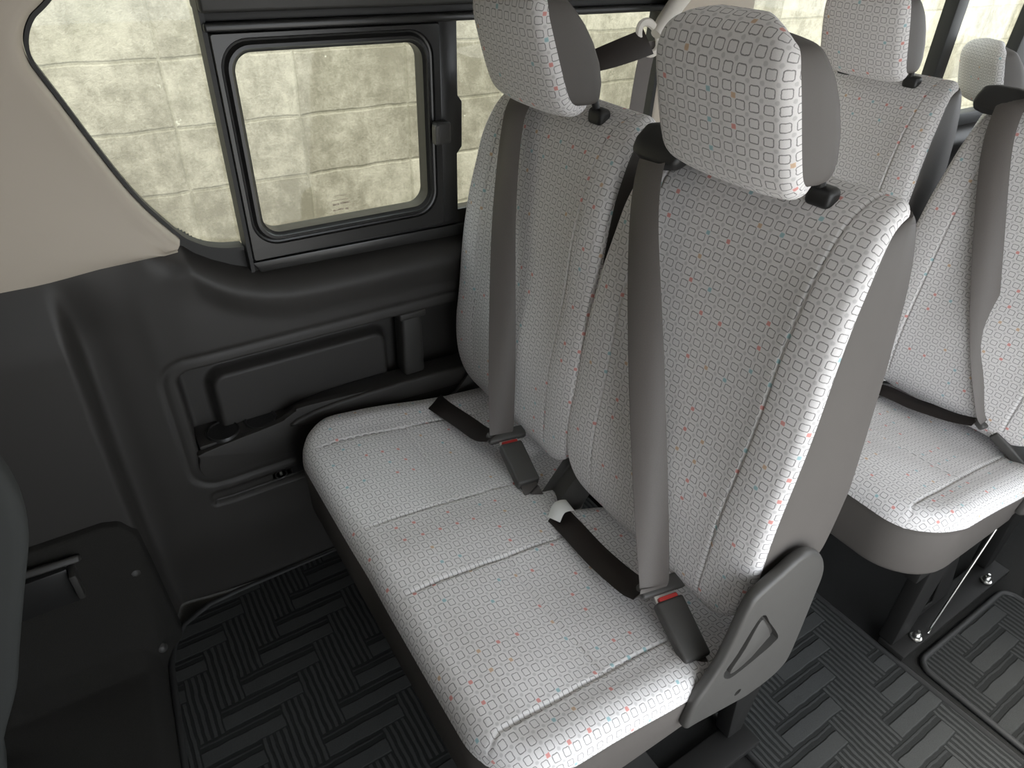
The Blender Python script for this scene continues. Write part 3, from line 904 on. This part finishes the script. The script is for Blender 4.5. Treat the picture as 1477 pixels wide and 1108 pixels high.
prism_xz('lower_surround', [(.12, .884), (.147, .863), (.168, .850), (.195, .841), (.2385, .836), (.2385, .77), (.12, .77)], 1.230, 1.246, M['rubber'], w1)
p2 = prism_xz('pane', gr(.004), 1.222, 1.226, M['glass'], w2)
lt = empty('window_latch', (.61, 1.19, 1.0), 'small black latch on the sliding window sash, beside the divider', 'latch')
box('latch_body', (.606, 1.180, .982), (.637, 1.202, 1.022), M['plastic'], lt, .004, 3)
box('latch_grip', (.600, 1.172, .984), (.609, 1.190, 1.020), M['cover'], lt, .003, 3)
mkz = bmesh.new()
rows = [(.408, .434, .903, .001), (.402, .434, .895, .0012), (.404, .416, .887, .004), (.419, .436, .888, .003), (.404, .409, .876, .003), (.412, .424, .877, .0025), (.428, .433, .876, .004)]
for x0, x1, z, h in rows:
    k = x0
    while k < x1: 
        box_bm(mkz, (k, 1.2212, z - h / 2), (min(k + .0022, x1), 1.2218, z + h / 2)); k += .0032
bmk('glass_marking', mkz, M['mark'], w2)
# frame around: jamb, rails, divider, header
fr = struct(box('window_3', (.6675, 1.236, .836), (1.176, 1.240, 1.186), M['glass']), 'clear fixed side pane behind the sash')
t2 = struct(prism_xz('trim_2', [(.232, .795), (.2385, .795), (.2385, 1.30), (.231, 1.30)], 1.204, 1.244, M['rubber']), 'black window jamb')
t3 = struct(prism_xz('trim_3', [(.236, .812), (1.18, .800), (1.18, .772), (.250, .790)], 1.206, 1.245, M['sash'], None, .003, 2), 'black lower window rail')
box('rail_lip', (.24, 1.214, .792), (1.18, 1.245, .836), M['sash'], t3, .002, 2)
t4 = struct(prism_xz('trim_4', [(.627, .815), (.665, .815), (.665, .952), (.676, .965), (.677, 1.05), (.668, 1.062), (.668, 1.19), (.630, 1.19)], 1.207, 1.244, M['sash'], None, .004, 2), 'black window divider')
t5 = struct(box('trim_5', (.233, 1.196, 1.188), (1.19, 1.245, 1.201), M['sash'], None, .004, 3), 'black upper window rail')
box('rail_top', (.236, 1.206, 1.2015), (1.19, 1.245, 1.216), M['rubber'], t5, .003, 2)
t6 = struct(box('trim_6', (.2315, 1.192, 1.214), (1.19, 1.26, 1.43), M['plastic'], None, .006, 3), 'dark upper window header')
box('drain_trim', (.07, 1.236, 1.262), (.24, 1.26, 1.43), M['plastic'], t6)

# belt pillar and rear side windows
pl = struct(prism_xz('wall_pillar', [(1.166, .78), (1.46, .78), (1.455, 1.0), (1.445, 1.43), (1.185, 1.43), (1.172, 1.1)], 1.196, 1.25, M['beige'], None, .012, 4), 'pale pillar trim between side windows')
gasket('gasket', [np.array(p) for p in [(1.166, .80), (1.166, .92), (1.170, 1.1), (1.182, 1.25), (1.19, 1.40)]], 1.194, -.010, .05, M['rubber'], pl)
w4 = struct(box('window_4', (1.45, 1.236, .82), (2.36, 1.240, 1.25), M['glass']), 'clear rear side window')
w5 = struct(box('window_5', (2.38, 1.236, .82), (2.86, 1.240, 1.25), M['glass']), 'clear rearmost side window')
struct(prism_xz('trim_7', [(2.365, .81), (2.425, .81), (2.405, 1.43), (2.345, 1.43)], 1.205, 1.25, M['rubber'], None, .006, 2), 'black rear window divider')
struct(prism_xz('trim_8', [(2.83, .81), (3.20, .81), (3.20, 1.43), (2.86, 1.43)], 1.205, 1.25, M['rubber'], None, .006, 2), 'black rear corner post')
struct(box('trim_9', (1.44, 1.206, .790), (2.86, 1.25, .832), M['rubber'], None, .004, 2), 'black sill under the rear windows')
struct(box('trim_10', (1.44, 1.196, 1.262), (2.9, 1.26, 1.43), M['head'], None, .01, 3), 'pale header above the rear windows')

# ------------------------------------------------------------------ floor, mats, ceiling, outside
fl = struct(box('floor', (-1.1, -.46, -.04), (3.25, 1.33, -.006), M['carpet2']), 'dark carpeted van floor')
ce = struct(box('ceiling', (-1.1, -.46, 1.43), (3.25, 1.27, 1.47), M['head']), 'pale headlining')
wr = struct(box('wall_rear', (3.21, -.46, -.02), (3.26, 1.26, .82), M['plastic']), 'dark tailgate lining')

def mat_obj(label, poly, mat, z0=-.006, z1=.002, binding=.007):
    e = empty('floor_mat', (float(np.mean([p[0] for p in poly])), float(np.mean([p[1] for p in poly])), z0), label, 'floor mat', 'patterned floor mats')
    bm = bmesh.new()
    a = [bm.verts.new((x, y, z0)) for x, y in poly]; c = [bm.verts.new((x, y, z1)) for x, y in poly]
    bm.faces.new(a[::-1]); bm.faces.new(c)
    for i in range(len(poly)):
        j = (i + 1) % len(poly); bm.faces.new((a[i], a[j], c[j], c[i]))
    bmk('mat_pile', bm, mat, e)
    P = [(x, y, z1 - .001) for x, y in poly]; P.append(P[0]); P.append(P[1])
    tube('mat_binding', P, binding, M['edge'], e, 8)
    return e
def rpoly(x0, x1, y0, y1, r):
    return rrect(x0, x1, y0, y1, r, 6)
mA = [(-.145, -.26), (-.14, .80), (-.115, 1.09), (-.100, 1.14), (-.07, 1.185), (-.01, 1.212), (.06, 1.217), (.42, 1.217), (.42, -.26)]
mat_obj('black patterned floor mat in front of the nearest bench, beside the carpeted step', mA, M['mat'])
mat_obj('dark grey patterned floor mat between the two benches, under the recliner cover', [(.80, -.26), (.80, 1.217), (1.20, 1.217), (1.225, 1.20), (1.236, 1.16), (1.242, .30), (1.256, -.26)], M['mat'])
mat_obj('blue-grey patterned floor mat beside the legs of the second bench', rpoly(1.280, 1.665, -.26, .238, .03), M['mat2'])
mat_obj('small corner of a blue-grey floor mat at the right edge, past the bench rail', rpoly(1.685, 2.6, -.26, .205, .04), M['mat2'])

# carpeted wheel cover at the left, latch, front seat back
st = empty('carpet_cover', (-.35, 1.0, 0), 'black carpeted step left of the big floor mat, with two round clips', 'carpet cover')
bm = bmesh.new()
prof = [(-.118, -.006), (-.128, .012), (-.150, .052), (-.178, .062), (-.60, .062), (-.60, -.006)]
ysr = [(-.26, -.022, 0), (.80, -.020, 0), (1.06, -.004, 0), (1.10, .0, .03), (1.135, .02, .14), (1.152, .035, .24), (1.160, .040, .308), (1.196, .044, .310)]
rings = []
for y, dx, dz in ysr:
    rings.append([bm.verts.new((x + (dx if i < 4 else 0), y + (.04 if (i == 0 and y > 1.1) else 0) * 0, z + (dz if 1 <= i <= 4 else 0))) for i, (x, z) in enumerate(prof)])
for a, b in zip(rings, rings[1:]):
    for i in range(len(prof)):
        j = (i + 1) % len(prof); bm.faces.new((a[i], a[j], b[j], b[i]))
bm.faces.new(rings[0]); bm.faces.new(rings[-1][::-1])
bmk('carpet_shell', bm, M['carpet'], st, .006, 3, 25)
for x, y, z in ((-.113, 1.150, .245), (-.118, 1.108, .048)):
    lathe('clip', (x, y, z), (.4, -.7, .5), [(.010, -.006), (.010, .002), (.006, .005), (.001, .006)], M['plastic'], st, 16)
la = empty('floor_latch', (-.22, 1.16, .30), 'small black hooked latch at the left, above the carpeted step', 'latch')
obox('latch_flap', (-.265, 1.150, .336), (V((1, 0, -.06)).normalized(), V((0, .8, -.6)).normalized(), V((0, .6, .8))), (.16, .045, .014), M['plastic'], la, .004, 3)
box('latch_hook', (-.212, 1.120, .255), (-.200, 1.155, .318), M['plastic'], la, .003, 2)
box('latch_base', (-.33, 1.14, .235), (-.212, 1.165, .322), M['black'], la, .003, 2)

fs_ = empty('front_seat', (-.45, 1.0, 0), 'grey edge of the front seat back at the left side of the picture', 'seat')
bp = [(-.395, .10), (-.350, .22), (-.300, .32), (-.270, .40), (-.232, .50), (-.199, .585), (-.186, .63), (-.180, .69), (-.190, .745), (-.24, .775), (-.31, .77), (-.36, .70), (-.42, .55), (-.50, .28), (-.52, .10)]
prism_xz('seat_back', smooth_poly(bp, 4), .90, .965, M['fcloth'], fs_, .02, 4)
prism_xz('seat_base', [(-.60, .07), (-.41, .07), (-.42, .20), (-.60, .22)], .80, 1.04, M['vinyl'], fs_, .02, 4)

# body on the door side: the sliding door stands open between the two panels
wa = bmesh.new(); box_bm(wa, (-1.1, -.46, -.04), (.02, -.42, 1.45)); struct(bmk('wall_left', wa, M['panel']), 'dark front pillar and door beside the opening')
wa = bmesh.new(); box_bm(wa, (1.42, -.46, -.04), (3.26, -.42, .80)); box_bm(wa, (.02, -.46, 1.29), (3.26, -.42, 1.45)); box_bm(wa, (1.42, -.46, .8), (1.52, -.42, 1.29)); struct(bmk('wall_left', wa, M['panel']), 'dark rear side panel behind the opening')
wa = bmesh.new(); box_bm(wa, (-1.14, -.46, -.04), (-1.10, 1.28, 1.44)); struct(bmk('wall_light_block', wa, M['panel']), 'dark unseen panel added to block light from the front')  # unseen panel, added full height to keep out light from the front
gd = struct(box('ground_outside', (-14, -14, -.75), (18, 14, -.62), M['ground']), 'concrete yard')
bw = struct(box('wall_outside', (-8, 2.42, -.62), (12, 2.57, 2.36), M['block']), 'weathered concrete block wall outside the windows')

# ------------------------------------------------------------------ camera
R = [[0.8397598229685324, -0.542105119195661, 0.03042169406389908], [-0.28781051147232983, -0.49194972430944833, -0.8216754701449313], [0.46040042269083026, 0.6812543640181076, -0.5691431650229921]]
cam = bpy.data.cameras.new('camera'); co = bpy.data.objects.new('camera', cam); COL.objects.link(co)
mw = Matrix(((R[0][0], -R[1][0], -R[2][0], 0), (R[0][1], -R[1][1], -R[2][1], 0), (R[0][2], -R[1][2], -R[2][2], 1.35), (0, 0, 0, 1)))
co.matrix_world = mw
cam.sensor_width = 36; cam.lens = 982.194 / 1477 * 36; cam.clip_start = .02; cam.clip_end = 100
SC.camera = co

# ------------------------------------------------------------------ light
wd = bpy.data.worlds.new('sky'); SC.world = wd; wd.use_nodes = True
nt = wd.node_tree; bg = nt.nodes['Background']
bg.inputs[0].default_value = (.90, .95, 1.0, 1); bg.inputs[1].default_value = 1.0
sun = bpy.data.lights.new('sun', 'SUN'); so_ = bpy.data.objects.new('sun', sun); COL.objects.link(so_)
sun.energy = 1.2; sun.angle = math.radians(12); sun.color = (1, .96, .86)
d = V((.10, .43, -.90)).normalized()
so_.rotation_euler = d.to_track_quat('-Z', 'Y').to_euler(); so_.location = (0, -3, 5)

SC.view_settings.view_transform = 'Standard'; SC.view_settings.look = 'None'
SC.view_settings.exposure = 2.28; SC.view_settings.gamma = 1.0
SC.view_settings.use_curve_mapping = False
SC.cycles.use_denoising = True
SC.cycles.max_bounces = 10; SC.cycles.diffuse_bounces = 6; SC.cycles.transparent_max_bounces = 16
